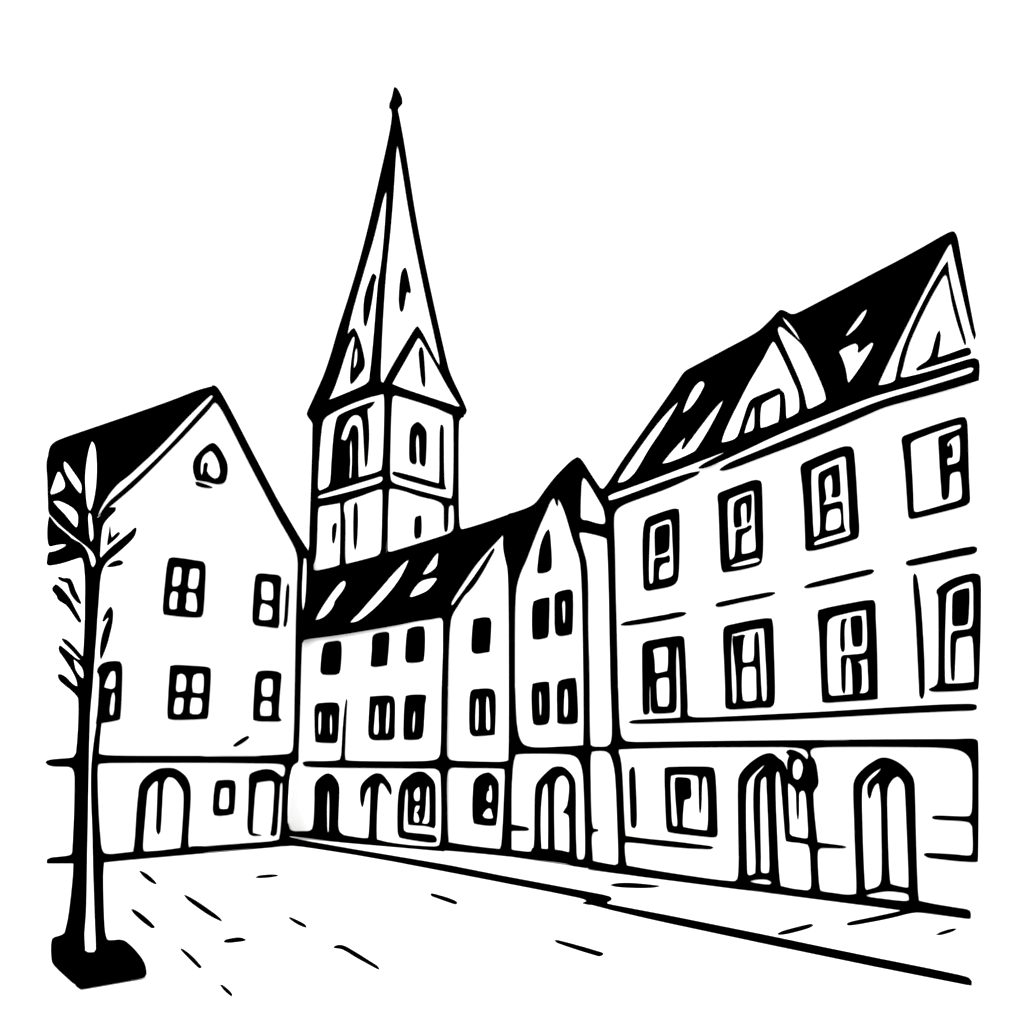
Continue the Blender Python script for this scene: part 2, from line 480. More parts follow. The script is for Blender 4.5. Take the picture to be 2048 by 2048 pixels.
def stem(levels, name='trunk'):
    """levels: (tile, y, xl, xr) -> tapered round stem"""
    L = []
    for (t, y, xl, xr) in levels:
        ox, oy = TILES[t]
        L.append((oy + y * S, ox + xl * S, ox + xr * S))
    L.sort()
    # refine
    R = []
    for k in range(len(L) - 1):
        for q in range(4):
            w_ = q / 4
            p0, p1, p2, p3 = L[max(k - 1, 0)], L[k], L[k + 1], L[min(k + 2, len(L) - 1)]
            def cub(i):
                m1 = (p2[i] - p0[i]) / max(p2[0] - p0[0], 1e-6) * (p2[0] - p1[0])
                m2 = (p3[i] - p1[i]) / max(p3[0] - p1[0], 1e-6) * (p2[0] - p1[0])
                h00 = 2 * w_**3 - 3 * w_**2 + 1; h10 = w_**3 - 2 * w_**2 + w_
                h01 = -2 * w_**3 + 3 * w_**2; h11 = w_**3 - w_**2
                return h00 * p1[i] + h10 * m1 + h01 * p2[i] + h11 * m2
            R.append((p1[0] + (p2[0] - p1[0]) * w_, cub(1), cub(2)))
    R.append(L[-1])
    NS = 20
    V, Fc = [], []
    for (v, ul, ur) in R:
        a, b = TP.at(ul, v), TP.at(ur, v)
        c = (a + b) / 2; r = (b - a).length / 2
        for s in range(NS):
            th = 2 * math.pi * s / NS
            V.append(Vector((c.x + r * math.cos(th), c.y + r * 0.8 * math.sin(th), c.z)))
    for k in range(len(R) - 1):
        for s in range(NS):
            Fc.append((k * NS + s, k * NS + (s + 1) % NS, (k + 1) * NS + (s + 1) % NS, (k + 1) * NS + s))
    Fc.append(tuple(range(NS))); Fc.append(tuple((len(R) - 1) * NS + s for s in reversed(range(NS))))
    MB().poly(V, Fc, 1).build(name, tree)
stem([('a', 1860, 423, 519), ('a', 1932, 421, 515), ('b', 150, 418, 510), ('b', 220, 414, 504), ('b', 280, 410, 500), ('b', 380, 412, 492), ('b', 450, 411, 488), ('b', 520, 368, 482),
      ('b', 600, 372, 475), ('b', 650, 375, 470), ('b', 750, 374, 463), ('b', 850, 370, 460), ('b', 950, 363, 457), ('b', 1030, 355, 455), ('b', 1130, 342, 453),
      ('b', 1200, 345, 452), ('b', 1300, 345, 450), ('b', 1500, 341, 447), ('b', 1700, 332, 443), ('b', 1800, 328, 441), ('c', 340, 335, 440),
      ('c', 450, 330, 438), ('c', 600, 315, 435), ('c', 700, 303, 432), ('c', 780, 290, 427), ('c', 850, 274, 421), ('c', 890, 262, 418), ('c', 1015, 262, 424)])
stem([('b', 772, 521, 536), ('b', 790, 515, 551), ('b', 850, 506, 548), ('b', 900, 498, 543), ('b', 1000, 485, 535), ('b', 1070, 478, 531), ('b', 1150, 472, 524), ('b', 1250, 470, 521),
      ('b', 1350, 471, 523), ('b', 1450, 474, 527), ('b', 1600, 480, 537), ('b', 1700, 483, 545), ('b', 1760, 484, 552), ('b', 1800, 485, 562), ('b', 1870, 487, 572),
      ('b', 1932, 488, 568), ('c', 450, 490, 566), ('c', 600, 495, 568), ('c', 750, 500, 573), ('c', 850, 504, 579), ('c', 900, 507, 588), ('c', 950, 509, 606), ('c', 1000, 510, 616)])
# broad foot: two faces meeting at the front corner, closing behind
foot = ring('''c 255 878 245 885 215 896 190 902 172 915 163 945 160 1000 163 1060 170 1100 185 1123 250 1190 330 1265 375 1300 390 1308 430 1303 640 1263 820 1230 885 1217 900 1195 901 1165 890 1115 870 1075
 820 1010 770 960 730 930 690 922 640 926 605 925 590 910 560 940 520 985 500 1018 460 1021 426 1016 400 1000 330 960 280 860''')
P0 = ground_at(161, 1981, STREET); PL = ground_at(104, 1929, STREET); PR = ground_at(289, 1959, STREET)
FL = Plane(P0, (P0 - PL).cross(UP)); FR = Plane(P0, (PR - P0).cross(UP))
V, T = triangulate([foot, []] if False else [foot])
front = []
for (u, v) in V:
    pL, pR = FL.at(u, v), FR.at(u, v)
    front.append(pL if u < 161 else pR)
cen = CAM + ray(185, 1925) * (P0.y + 1.9); cen.z = 0.05
mb = MB(); nv = len(front)
back = [p.lerp(cen, 0.45) for p in front]
fc = []; cnt = {}
for t in T:
    q = list(t)
    fc.append(tuple(q)); fc.append(tuple(x + nv for x in reversed(q)))
    for x, y in zip(q, q[1:] + q[:1]):
        cnt[(x, y)] = 1
for (x, y) in cnt:
    if (y, x) not in cnt:
        fc.append((y, x, x + nv, y + nv))
mb.poly(front + back, fc, 1).build('root_flare', tree)

# ================================================================== CHURCH TOWER
tw = thing('church_tower', 'slender white tower with a tall pointed spire rising behind the low house roof', 'tower', (corner.x, corner.y + 1.5, 0))
TLo = '''e 330 930 328 1010 325 1180 315 1500 305 1800 303 1900 296 1932 f 837 153 845 340 1500 340 e 900 2000 905 1700 905 700 700 740 450 850'''
TLh = ['''e 875 721 880 740 883 820 880 1000 875 1150 868 1260 860 1313 830 1328 760 1350 680 1370 678 1340 676 1200 678 1080 676 1010 670 980 655 967 640 967 625 985 610 1030 595 1070 580 1087 567 1083
 555 1077 545 1080 545 1068 560 1015 590 945 620 903 650 886 680 887 700 903 710 930 720 1030 727 1170 735 1280 738 1290 745 1270 755 1170 761 1050 757 950 748 860 750 838 765 833 785 815 806 784
 770 793 680 825 580 865 530 893 520 905 505 960 490 1060 478 1210 470 1350 462 1415 450 1440 420 1458 383 1473 370 1455 368 1420 375 1270 390 1070 403 960 412 925 430 903 500 860 620 803 750 755 840 728''',
       'e 628 1074 632 1120 634 1200 632 1300 627 1372 615 1378 611 1372 612 1330 617 1250 615 1170 617 1110 623 1080',
       'e 860 1361 870 1368 871 1385 862 1402 845 1413 700 1458 500 1510 400 1532 372 1533 366 1525 375 1511 450 1485 620 1432 780 1383',
       'e 385 1594 450 1582 540 1566 543 1620 544 1750 541 1932 f 1079 268 1050 280 950 305 900 314 882 310 876 295 876 265 887 235 893 205 900 130 e 364 1777 368 1650 374 1605',
       'e 866 1463 869 1500 867 1650 862 1850 857 1932 f 1390 180 1375 195 1290 222 1128 263 1122 230 1120 150 e 581 1777 580 1700 575 1655 569 1630 569 1590 575 1565 600 1548 700 1512 800 1475 840 1462']
TRo = '''e 900 700 1000 735 1440 860 1500 890 1480 897 1466 920 1461 960 1458 1050 1457 1300 1459 1600 1464 1720 1472 1762 1482 1772 1500 1850 1480 1950 905 2060'''
TRh = ['e 965 735 1000 742 1200 803 1350 857 1410 887 1417 930 1420 1060 1420 1250 1416 1420 1410 1510 1400 1534 1370 1529 1200 1487 1050 1445 970 1420 940 1400 931 1370 928 1280 930 1150 937 900 943 790 950 745',
       '''e 925 1457 960 1457 1050 1478 1150 1513 1210 1528 1270 1542 1325 1568 1342 1590 1345 1650 1346 1740 1352 1783 1360 1792 1370 1780 1377 1730 1380 1640 1385 1595 1400 1581 1418 1588 1422 1630 1423 1720
 1415 1775 1395 1797 1340 1820 1200 1865 988 1930 f 1468 169 1453 165 1450 150 e 910 1777 912 1650 917 1530 921 1470''']
rl, rr = ring(TLo), ring(TRo)
mb = MB()
tdr = Vector(((770 - 1024) / F, 1, 0)).normalized()
def faced(mb, plane, outer, holes, thick, dr):
    mb.slab(plane, [outer] + holes, INK, thick, 1, direction=dr)
    for h in holes:
        mb.slab(plane, [h], 0, 0.03, 0, direction=dr)
faced(mb, TL, rl, [ring(h) for h in TLh], 0.25, tdr)
faced(mb, TRT, rr, [ring(h) for h in TRh], 0.25, tdr)
mb.slab(TL, [ring('e 507 1722 511 1730 508 1780 500 1840 490 1878 484 1878 480 1850 479 1790 484 1745 495 1728')], INK, 0.04, 1)
mb.slab(TL, [ring('e 663 1560 670 1580 675 1660 673 1780 665 1890 655 1932 648 1890 644 1790 645 1660 651 1580')], INK, 0.04, 1)
mb.slab(TRT, [ring('e 1323 963 1335 968 1341 985 1343 1100 1345 1300 1350 1420 1357 1448 1363 1460 1345 1462 1300 1455 1150 1416 1000 1370 955 1348 947 1338 958 1326 1000 1334 1120 1365 1260 1406 1300 1415 1310 1412 1313 1300 1314 1100 1317 1000')], INK, 0.04, 1)
# the shaft behind the two drawn faces, down to the ground
c0, l0, r0 = corner.copy(), lefty.copy(), righty.copy()
bk = l0 + r0 - c0
ctr = (c0 + l0 + r0 + bk) / 4
zt = pc.z - 0.6
sh = []
for z in (0.0, zt):
    for q in (c0, r0, bk, l0):
        s_ = ctr.lerp(q, 0.9); sh.append(Vector((s_.x, s_.y, z)))
mb.poly(sh, [(0, 1, 2, 3), (4, 7, 6, 5), (0, 4, 5, 1), (1, 5, 6, 2), (2, 6, 7, 3), (3, 7, 4, 0)], 0)
mb.build('tower_wall', tw)
window(tw, TRT, 'e 1142 941 1160 952 1195 990 1208 1020 1210 1080 1207 1180 1202 1260 1195 1284 1180 1280 1165 1262 1159 1220 1158 1130 1154 1060 1147 1038 1140 1036 1131 1060 1128 1120 1131 1200 1133 1250 1125 1268 1105 1264 1087 1245 1081 1205 1081 1120 1087 1020 1097 980 1115 958',
       label='pointed belfry opening', name='belfry_opening')
window(tw, TRT, 'e 1125 1690 1132 1675 1160 1665 1168 1670 1171 1720 1169 1800 1163 1828 1155 1836 1132 1844 1124 1830 1119 1790 1121 1735', label='small dark slit window')
window(tw, TL, 'e 470 1350 478 1210 490 1060 505 960 520 905 530 893 580 865 680 825 770 793 806 784 785 815 765 833 750 838 748 860 757 950 761 1050 755 1170 745 1270 738 1290 735 1280 727 1170 720 1030 710 930 700 903 680 887 650 886 620 903 590 945 560 1015 545 1068 545 1080 555 1077 567 1083 580 1087 595 1070 610 1030 625 985 640 967 655 967 670 980 676 1010 678 1080 676 1200 678 1340 680 1370 660 1395 470 1445',
       ['e 628 1074 632 1120 634 1200 632 1300 627 1372 615 1378 611 1372 612 1330 617 1250 615 1170 617 1110 623 1080'],
       label='dark arched belfry opening with a curved hood', name='belfry_opening', pane='louvre')
# spire
ridge_l = 'd 965 54 965 400 940 860 882 1500 847 1932 e 822 620 900 712'
SLo = '''d 968 54 968 400 943 860 885 1500 850 1932 e 825 620 903 712 900 716 700 752 600 790 440 868 400 930 330 952 325 940 315 925 295 900 284 880 290 860 340 750 415 580 470 420 525 232
 d 600 1700 690 1400 760 1130 850 740 900 520 935 340 943 265 942 240 937 212 930 203 922 199 924 180 935 155 945 120 955 75 960 57'''
SLo = pts('d 965 54 970 70 968 400 943 860 885 1500 850 1932 e 825 620 903 712 898 716 700 765 600 790 440 868 400 930 330 960 328 950 315 925 295 900 284 880 290 860 340 750 415 580 470 420 525 232 d 600 1700 690 1400 760 1130 850 740 900 520 935 340 943 265 942 240 937 212 930 203 922 199 924 180 935 155 945 120 955 75 960 57')
SRo = pts('''d 965 54 980 63 1000 95 1020 145 1022 165 1010 180 992 200 987 220 1000 290 1030 450 1080 760 1120 1010 1170 1280 1230 1570 e 1310 232 1365 470 1385 545 1420 630 1480 755 1520 855 1515 870 1490 888 1470 903
 1400 880 1200 795 1000 738 900 722 822 620 d 847 1932 882 1500 940 860 965 400 965 70''')
SLh = ['''d 895 854 899 870 898 940 890 1080 875 1270 860 1410 845 1510 837 1550 825 1680 815 1800 805 1932 e 790 400 780 500 770 580 765 620 745 645 700 670 580 722 500 755 453 772 460 755 490 690 530 580 570 455 600 365
 625 310 640 282 650 278 654 295 650 335 637 405 627 480 620 560 618 620 623 650 645 632 680 588 690 570 712 545 727 515 731 480 722 420 700 330 670 250 650 216 632 225 610 252 597 266 600 245 625 130 660 0
 d 700 1560 750 1390 800 1220 840 1060 870 930''',
       'e 670 366 674 390 675 440 668 490 655 520 646 528 646 500 650 440 658 385']
SRh = ['''d 984 502 990 515 1005 590 1030 740 1065 960 1110 1210 1160 1460 1210 1700 e 1262 232 1290 360 1305 430 1312 480 1309 505 1290 475 1230 355 1175 250 1141 201 1125 215 1080 285 1010 400 940 520 887 620 880 635 870 639
 858 628 855 600 856 520 862 380 870 200 882 0 d 893 1540 910 1360 930 1170 948 960 962 760 972 600 978 535''',
       'e 1147 289 1160 298 1200 360 1290 515 1370 660 1430 758 1470 818 1455 824 1390 803 1200 741 1020 680 943 648 960 615 1040 475 1110 350 1135 305']
sp = MB()
faced(sp, SL, smooth(SLo), [ring(h) for h in SLh], 0.15, tdr)
faced(sp, SR, smooth(SRo), [ring(h) for h in SRh], 0.15, tdr)
sp.slab(SL, [ring('d 798 1494 812 1505 819 1520 812 1545 803 1575 798 1610 790 1670 770 1780 750 1860 740 1895 733 1901 726 1885 722 1820 723 1740 730 1680 745 1620 770 1550 788 1505')], INK, 0.04, 1)
sp.slab(SR, [ring('d 1045 1448 1052 1458 1065 1505 1080 1580 1088 1630 1085 1645 1075 1640 1063 1634 1056 1642 1048 1680 1038 1740 1028 1780 1019 1790 1010 1780 1003 1745 999 1700 1001 1640 1008 1560 1020 1485 1030 1462')], INK, 0.04, 1)
pb = pl + pr - pc
pcen = (pl + pr + pc + pb) / 4
py = [pcen.lerp(q, 0.72) for q in (pc, pr, pb, pl)] + [pcen.lerp(apex, 0.85)]
for q in py[:4]: q.z = pc.z
sp.poly(py, [(0, 3, 2, 1), (0, 1, 4), (1, 2, 4), (2, 3, 4), (3, 0, 4)], 0)
spo = sp.build('spire', tw)
MB().slab(SR, [ring('e 1170 360 1180 375 1187 410 1195 510 1200 600 1198 668 1190 665 1180 645 1168 570 1158 470 1154 400 1160 372')], INK + .008, 0.05, 1).build('slit_opening', spo)

# ================================================================== LOW HOUSE
base = M.at(740, 1690); base.z = 0
mh = thing('low_house', 'low white house under a black streaked roof between the gabled house and the pointed-gable house', 'house', base)
Mink = '''f 1862 672 1877 700 1881 780 1878 950 1868 1250 1865 1500 1860 1680 1853 1740 1835 1768 1780 1782 1650 1788 1400 1788 1200 1785 1135 1780 1122 1775 1118 1740 1120 1650 1128 1450 1133 1310 1129 1306 1120 1360
 1103 1530 1095 1680 1090 1740 1080 1775 1050 1782 950 1787 820 1789 797 1795 795 1805 805 1820 840 1828 950 1834 1300 1838 1700 1842 g 1820 377 1845 392 1857 415 1862 500 1866 700 1863 850 1858 930 1848 970
 1825 978 1750 977 1620 968 1450 945 1370 926 1330 920 1290 914 1260 914 1180 903 1100 888 1060 872 950 865 865 848 845 858 780 861 720 860 695 850 680 800 672 870 675 898 700 898 740 902 830 912 1100 945 1400 982
 1650 1003 1850 1015 i 0 1478 110 1478 112 800 115 0 h 115 1450 108 1370 70 1350'''
Mbody = 'f 775 870 789 866 830 838 920 826 1100 801 1300 768 1500 733 1700 695 1820 676 1862 670 h 98 1380 98 1450 i 98 0 98 1465 g 1850 1000 1650 990 1400 970 1100 930 830 895 700 880 660 875 f 735 1800'
wall('wall', mh, M, [pts(Mbody)], [[ring(Mink)]], 0.25)
MRo = '''f 770 190 820 162 838 157 850 200 868 245 872 300 885 322 950 312 1085 276 1125 270 1290 228 1380 202 1440 174 1468 176 1530 158 1700 105 1850 55 1932 28 h 150 733 195 706 222 690 245 690 300 677 450 630 650 560 660 620 600 690 575 715 450 850 300 1050 200 1200 140 1330 110 1395 103 1385 90 1372 70 1371 0 1383
 f 1700 697 1500 735 1300 770 1100 803 920 828 830 840 800 850 789 870 770 860'''
MRh = ['f 800 216 810 214 820 220 824 260 822 400 815 520 806 590 797 622 789 600 785 530 786 430 792 310',
       'f 1110 388 1125 398 1125 420 1105 465 1060 525 1040 555 1036 575 1010 620 960 670 920 690 890 696 895 680 930 612 990 520 1050 440 1085 402',
       'f 1615 225 1600 265 1540 380 1440 510 1320 630 1215 705 1165 716 1160 708 1190 673 1225 640 1290 565 1400 440 1500 325 1590 238',
       'f 1843 174 1838 220 1828 280 1800 310 1745 342 1722 343 1722 335 1770 258 1815 195 1835 175',
       'f 1834 373 1810 410 1760 465 1710 492 1628 518 1618 512 1640 468 1680 415 1710 390 1770 372 1820 367']
wall('roof', mh, MR, [], [[ring(MRo)] + [ring(h) for h in MRh]], 0.12)
w = lambda *a, **k: window(mh, M, *a, **k)
for s in ('f 960 880 975 870 1010 863 1065 857 1080 863 1086 900 1084 1000 1076 1080 1068 1105 1045 1115 990 1118 945 1114 932 1098 932 1060 940 960 952 900',
          'f 1330 850 1338 815 1355 803 1400 792 1440 788 1454 798 1455 840 1448 940 1438 1043 1400 1050 1335 1056 1319 1048 1321 1010 1328 930',
          'f 1603 770 1640 753 1690 744 1720 746 1728 775 1731 850 1728 940 1720 1010 1690 1019 1630 1025 1598 1022 1588 1000 1588 930 1595 830'):
    w(s, label='solid black upper window')
w('f 890 1360 905 1343 960 1335 1020 1333 1055 1338 1068 1365 1067 1430 1061 1550 1052 1630 1042 1642 980 1644 920 1641 893 1636 889 1590 886 1480',
  ['f 925 1398 935 1408 937 1470 934 1540 928 1575 921 1588 914 1570 911 1500 914 1430', 'f 1010 1416 1017 1440 1021 1500 1018 1570 1010 1592 1003 1570 1000 1500 1003 1440'])
w('f 1313 1287 1400 1281 1455 1280 1485 1290 1497 1325 1499 1400 1497 1500 1491 1605 1475 1618 1400 1622 1335 1620 1308 1600 1301 1560 1304 1460',
  ['f 1370 1344 1377 1365 1381 1450 1380 1560 1372 1580 1348 1581 1340 1565 1342 1500 1352 1390 1358 1360', 'f 1455 1326 1463 1340 1466 1390 1462 1490 1453 1560 1442 1581 1434 1570 1432 1520 1437 1420 1445 1345'])
w('f 1590 1282 1620 1275 1700 1272 1735 1275 1740 1290 1732 1340 1725 1450 1717 1560 1705 1605 1680 1617 1620 1621 1577 1618 1573 1580 1574 1480 1580 1350',
  ['f 1657 1386 1662 1410 1660 1500 1652 1560 1646 1571 1640 1550 1638 1520 1645 1430'])
w('g 845 858 865 845 873 820 880 760 885 620 888 510 900 475 955 425 985 414 1010 422 1045 460 1065 505 1068 560 1064 680 1060 780 1063 840 1075 870 1100 888 1090 905 960 890 840 872',
  ['g 990 534 996 560 1000 650 998 780 993 870 988 877 982 860 978 760 979 640 984 560'], name='arched_doorway', label='dark narrow arched doorway with a bright slit', pane='door_leaf')
w('g 1300 905 1308 820 1315 650 1318 540 1316 516 1308 512 1290 530 1272 570 1258 640 1250 672 1241 630 1237 570 1243 515 1265 478 1320 430 1360 412 1390 416 1410 430 1440 468 1462 500 1473 545 1470 577 1440 525 1415 492 1392 483 1378 505 1370 560 1361 700 1357 850 1360 922 1365 938 1330 932 1290 922',
  name='arched_doorway', label='umbrella-shaped arch on a single post')
w('g 1690 399 1720 402 1760 430 1795 467 1808 495 1812 560 1813 720 1810 820 1802 835 1785 828 1740 818 1680 814 1610 808 1606 780 1605 680 1607 580 1603 535 1598 525 1585 540 1578 580 1570 700 1565 820 1570 855 1585 866 1650 875 1750 885 1805 895 1818 910 1823 930 1815 944 1790 946 1700 936 1570 914 1540 905 1530 880 1526 800 1527 680 1533 580 1545 520 1565 475 1610 435 1650 408',
  ['g 1690 514 1697 530 1700 575 1697 620 1680 629 1658 624 1649 600 1650 560 1665 532',
   'g 1678 659 1698 662 1695 685 1680 710 1670 718 1682 722 1690 745 1695 780 1685 794 1660 793 1649 780 1650 730 1657 680 1665 664',
   'g 1760 506 1768 520 1773 600 1773 740 1768 790 1755 803 1730 803 1712 797 1718 780 1730 750 1740 660 1745 570 1752 520'],
  label='large arched ground-floor window with a step')

# ================================================================== POINTED GABLE HOUSE
base = TF.at(1040, 1716); base.z = 0
th = thing('pointed_gable_house', 'tall narrow white house with a sharp pointed gable, left of the large right-hand house', 'house', base)
wingo = '''h 112 1932 112 1500 104 1385 105 1320 160 1200 250 1050 400 840 520 735 560 712 600 780 625 1000 635 1300 635 1932 i 635 1400 640 1518 600 1515 400 1492 170 1476 110 1478'''
wingh = ['''h 560 732 566 745 564 800 570 860 585 930 598 990 604 1080 608 1300 610 1932 i 610 400 608 700 605 775 590 781 550 787 450 787 300 783 190 778 150 767 134 745 130 690 132 500 138 200 h 137 1932
 143 1650 155 1430 170 1355 220 1270 270 1195 297 1170 340 1120 400 1028 460 920 490 865 498 845 493 834 470 860 420 935 350 1040 280 1135 210 1230 175 1275 165 1278 162 1262 180 1225 270 1085 360 955 460 840 540 755''',
         'i 165 833 300 834 450 835 560 840 575 845 578 900 572 1050 566 1200 558 1340 550 1430 540 1461 500 1458 400 1447 250 1427 143 1410 138 1350 132 1150 130 950 135 880 145 845']
wall('side_wing', th, WG, [], [[ring(wingo)] + [ring(h) for h in wingh]], 0.3)
fro = '''h 630 1932 630 1100 600 900 600 760 700 600 800 500 900 420 960 400 1010 410 1070 540 1120 680 1160 800 1182 930 1200 1050 1210 1400 1212 1932
 i 1212 700 1216 1200 1232 1280 1262 1303 1290 1307 1299 1312 1296 1321 1285 1326 1262 1332 1230 1400 1235 1600 1180 1607 1140 1602 1100 1590 1070 1578 1040 1570 800 1540 620 1516'''
frh = ['''h 953 443 962 455 972 490 983 510 988 500 985 465 988 452 1000 465 1035 540 1070 650 1105 770 1145 880 1160 950 1170 1080 1178 1350 1183 1650 1187 1932 i 1187 300 1188 500 1184 658 1120 664 1000 670 860 676
 780 672 720 650 690 600 670 500 660 350 655 200 h 654 1932 654 1500 658 1250 670 1120 700 1020 740 930 790 800 850 650 900 540 925 480''',
       '''i 663 729 720 724 900 723 1020 726 1090 733 1135 755 1160 795 1178 860 1190 1050 1196 1250 1199 1450 1195 1520 1185 1540 1165 1545 1145 1541 1128 1530 1120 1500 1000 1470 790 1455 780 1480 760 1483 700 1477 635 1467 612 1450 604 1410 606 1360 614 1330 630 1321
 700 1319 755 1316 766 1307 750 1295 690 1283 622 1270 619 1220 623 1080 632 920 642 800 655 745''']
wall('front_wall', th, TF, [], [[ring(fro)] + [ring(h) for h in frh]], 0.3)
sto = '''h 1130 690 1160 840 1185 930 1200 1100 1207 1650 1205 1932 i 1205 700 1210 1250 1222 1612 1480 1652 1480 1550 1470 1200 1450 900 1430 700 1425 400 1420 0 h 1415 1500 1400 1000 1395 760 1390 700 1300 690 1200 680'''
sth = ['''h 1155 712 1190 712 1260 726 1340 748 1365 760 1370 830 1380 1100 1388 1500 1397 1932 i 1400 300 1406 500 1402 610 1390 650 1365 667 1310 671 1260 668 1240 657 1236 600 1232 400 h 1231 1932 1228 1700 1226 1640
 1221 1450 1220 1150 1215 1020 1205 930 1180 840 1158 760 1152 725''',
       '''i 1250 707 1300 701 1360 706 1385 722 1405 765 1425 850 1437 1000 1447 1250 1455 1500 1453 1575 1430 1586 1400 1582 1300 1563 1257 1553 1252 1480 1248 1390 1252 1345 1265 1328 1285 1325 1297 1322 1299 1312 1290 1308
 1262 1305 1252 1270 1244 1150 1240 950 1238 800 1242 730''']
wall('side_wall', th, RW, [], [[ring(sto)] + [ring(h) for h in sth]], 0.3)
TRo2 = '''h 540 735 600 577 650 560 760 520 810 490 840 455 890 385 960 295 1030 220 1100 155 1138 133 1160 142 1180 165 1250 275 1300 350 1315 370 1332 377 1360 400 1400 560 1400 720 1365 790 1200 800 1000 900 640 1000 560 900'''
wall('roof', th, TR_, [pts(TRo2)], [[ring(TRo2), ring('h 1185 286 1200 297 1240 355 1300 455 1338 525 1352 585 1355 630 1345 648 1320 649 1270 638 1215 621 1180 616 1165 598 1163 550 1166 430 1173 320')]], 0.12)
window(th, WG, 'h 335 1388 370 1377 430 1370 455 1374 466 1400 466 1450 460 1560 453 1636 420 1641 345 1649 325 1635 321 1600 324 1500', label='solid black window under the sloping verge')
window(th, WG, 'i 318 240 330 230 380 223 450 221 480 230 495 258 501 330 499 450 494 576 450 581 370 587 330 585 312 565 304 500 304 380 308 280',
       ['i 364 290 373 310 377 400 374 500 368 540 358 546 349 535 346 490 348 380 355 310', 'i 442 278 452 295 460 370 466 480 464 535 448 546 434 535 429 440 430 330 435 285'])
window(th, WG, 'i 447 870 460 875 490 900 520 942 524 1000 522 1090 514 1200 503 1277 470 1280 400 1274 340 1263 332 1230 328 1150 331 1030 338 950 350 922 390 888 425 873',
       ['i 468 962 475 980 480 1040 476 1090 468 1103 445 1097 431 1080 433 1050 442 1015 455 1007 452 990 457 970', 'i 453 1143 470 1150 480 1185 488 1215 480 1225 450 1227 415 1218 403 1200 412 1180 435 1152'],
       label='arched ground-floor window with two odd-shaped panes')
w = lambda *a, **k: window(th, TF, *a, **k)
w('h 911 691 918 715 926 800 932 900 932 960 925 1000 905 1015 860 1028 835 1028 830 1020 836 930 850 830 870 765 895 712', label='black sail-shaped attic opening')
w('h 800 1248 830 1235 880 1221 914 1217 915 1250 912 1400 909 1490 900 1523 880 1530 820 1540 795 1537 790 1480 788 1380 792 1290', label='solid black window')
w('h 967 1190 985 1176 1040 1160 1078 1156 1092 1170 1097 1230 1097 1350 1093 1450 1088 1498 1060 1505 995 1513 975 1500 965 1450 963 1350 963 1240', ['h 1033 1236 1042 1250 1045 1320 1041 1400 1034 1431 1027 1410 1018 1300 1018 1255'])
w('i 793 183 840 173 890 168 911 171 916 250 918 380 913 460 900 490 870 499 820 502 800 493 792 450 786 330 786 240', ['i 840 245 850 239 857 260 862 330 858 420 851 443 845 420 840 340'])
w('i 985 190 995 165 1020 153 1080 141 1115 138 1123 180 1131 300 1135 420 1131 480 1110 490 1060 494 1000 491 984 485 983 400 981 270', ['i 1038 232 1050 220 1059 226 1065 270 1067 340 1063 420 1053 442 1038 440 1030 415 1030 350 1033 280'])
w('i 775 1481 790 1472 800 1445 806 1380 808 1200 813 1010 825 955 860 910 910 860 950 830 985 823 1010 825 1040 840 1085 885 1110 930 1117 1000 1118 1250 1122 1430 1130 1530 1150 1560 980 1545 780 1500',
  ['i 903 954 909 985 912 1100 912 1400 908 1480 898 1493 870 1494 860 1475 853 1380 850 1280 853 1150 861 1050 872 985 890 958',
   'i 1020 891 1040 897 1065 930 1075 970 1073 1030 1066 1090 1055 1135 1030 1172 1030 1180 1055 1188 1070 1202 1075 1270 1077 1400 1073 1490 1062 1512 1040 1514 985 1505 965 1493 960 1450 956 1300 955 1100 957 1000 965 945 985 908'],
  name='arched_doorway', pane='door_leaf')

# ================================================================== RIGHT LARGE HOUSE
base = RW.at(1560, 1790); base.z = 0
rh = thing('large_house', 'rightmost and largest white house under a broad black roof with a gabled dormer', 'house', base)
Rout = '''j 42 1525 55 1543 75 1548 120 1538 250 1492 450 1417 600 1365 700 1335 768 1323 755 1342 680 1380 500 1460 300 1532 180 1580 135 1610 110 1650 105 1700 107 1800 112 1932 h 1430 1100 1440 1500 1450 1932
 i 1450 200 1457 400 1465 520 1480 595 1510 625 1570 633 1700 633 o 800 318 1500 311 1932 308 n 400 1546 900 1541 1400 1539 1588 1540 1603 1552 1610 1620 1612 1750 1612 1932 p 1612 500 1610 750 1607 900 1604 940 1580 942
 1450 935 1300 918 1220 907 1195 893 1192 882 1210 876 1300 878 1430 886 1530 895 1555 892 1567 870 1571 820 1568 720 1563 665 1545 640 1500 628 1400 621 1300 615 1260 608 1254 600 1262 590 1300 586 1400 589 1510 592 1545 588
 1560 560 1566 480 1567 350 1564 220 1545 140 1500 95 1430 70 1300 58 1100 54 600 52 400 56 330 65 313 78 310 100 325 140 345 180 358 250 365 330 360 355 335 388 327 410 327 460 335 580 350 720 358 790 400 797 500 810
 570 820 592 828 570 835 500 835 420 834 385 838 365 858 359 900 362 1000 370 1110 378 1157 400 1170 500 1186 600 1198 665 1192 720 1180 910 1155 1070 1160 1136 1190 1142 1243 1250 1266 1400 1292 1525 1313 1545 1322 1551 1345 1550 1375 1540 1380
 1500 1375 1350 1352 1220 1334 1155 1329 1100 1333 1010 1316 880 1295 500 1245 0 1178 o 1250 1478 1060 1462 900 1450 560 1407 200 1345 0 1315 i 1480 1652 1470 1640 1475 1400 1465 1200 1445 900 1425 700 1420 400 h 1420 1932 1410 1500
 1395 1000 1390 800 1385 650 1380 560 1356 443'''
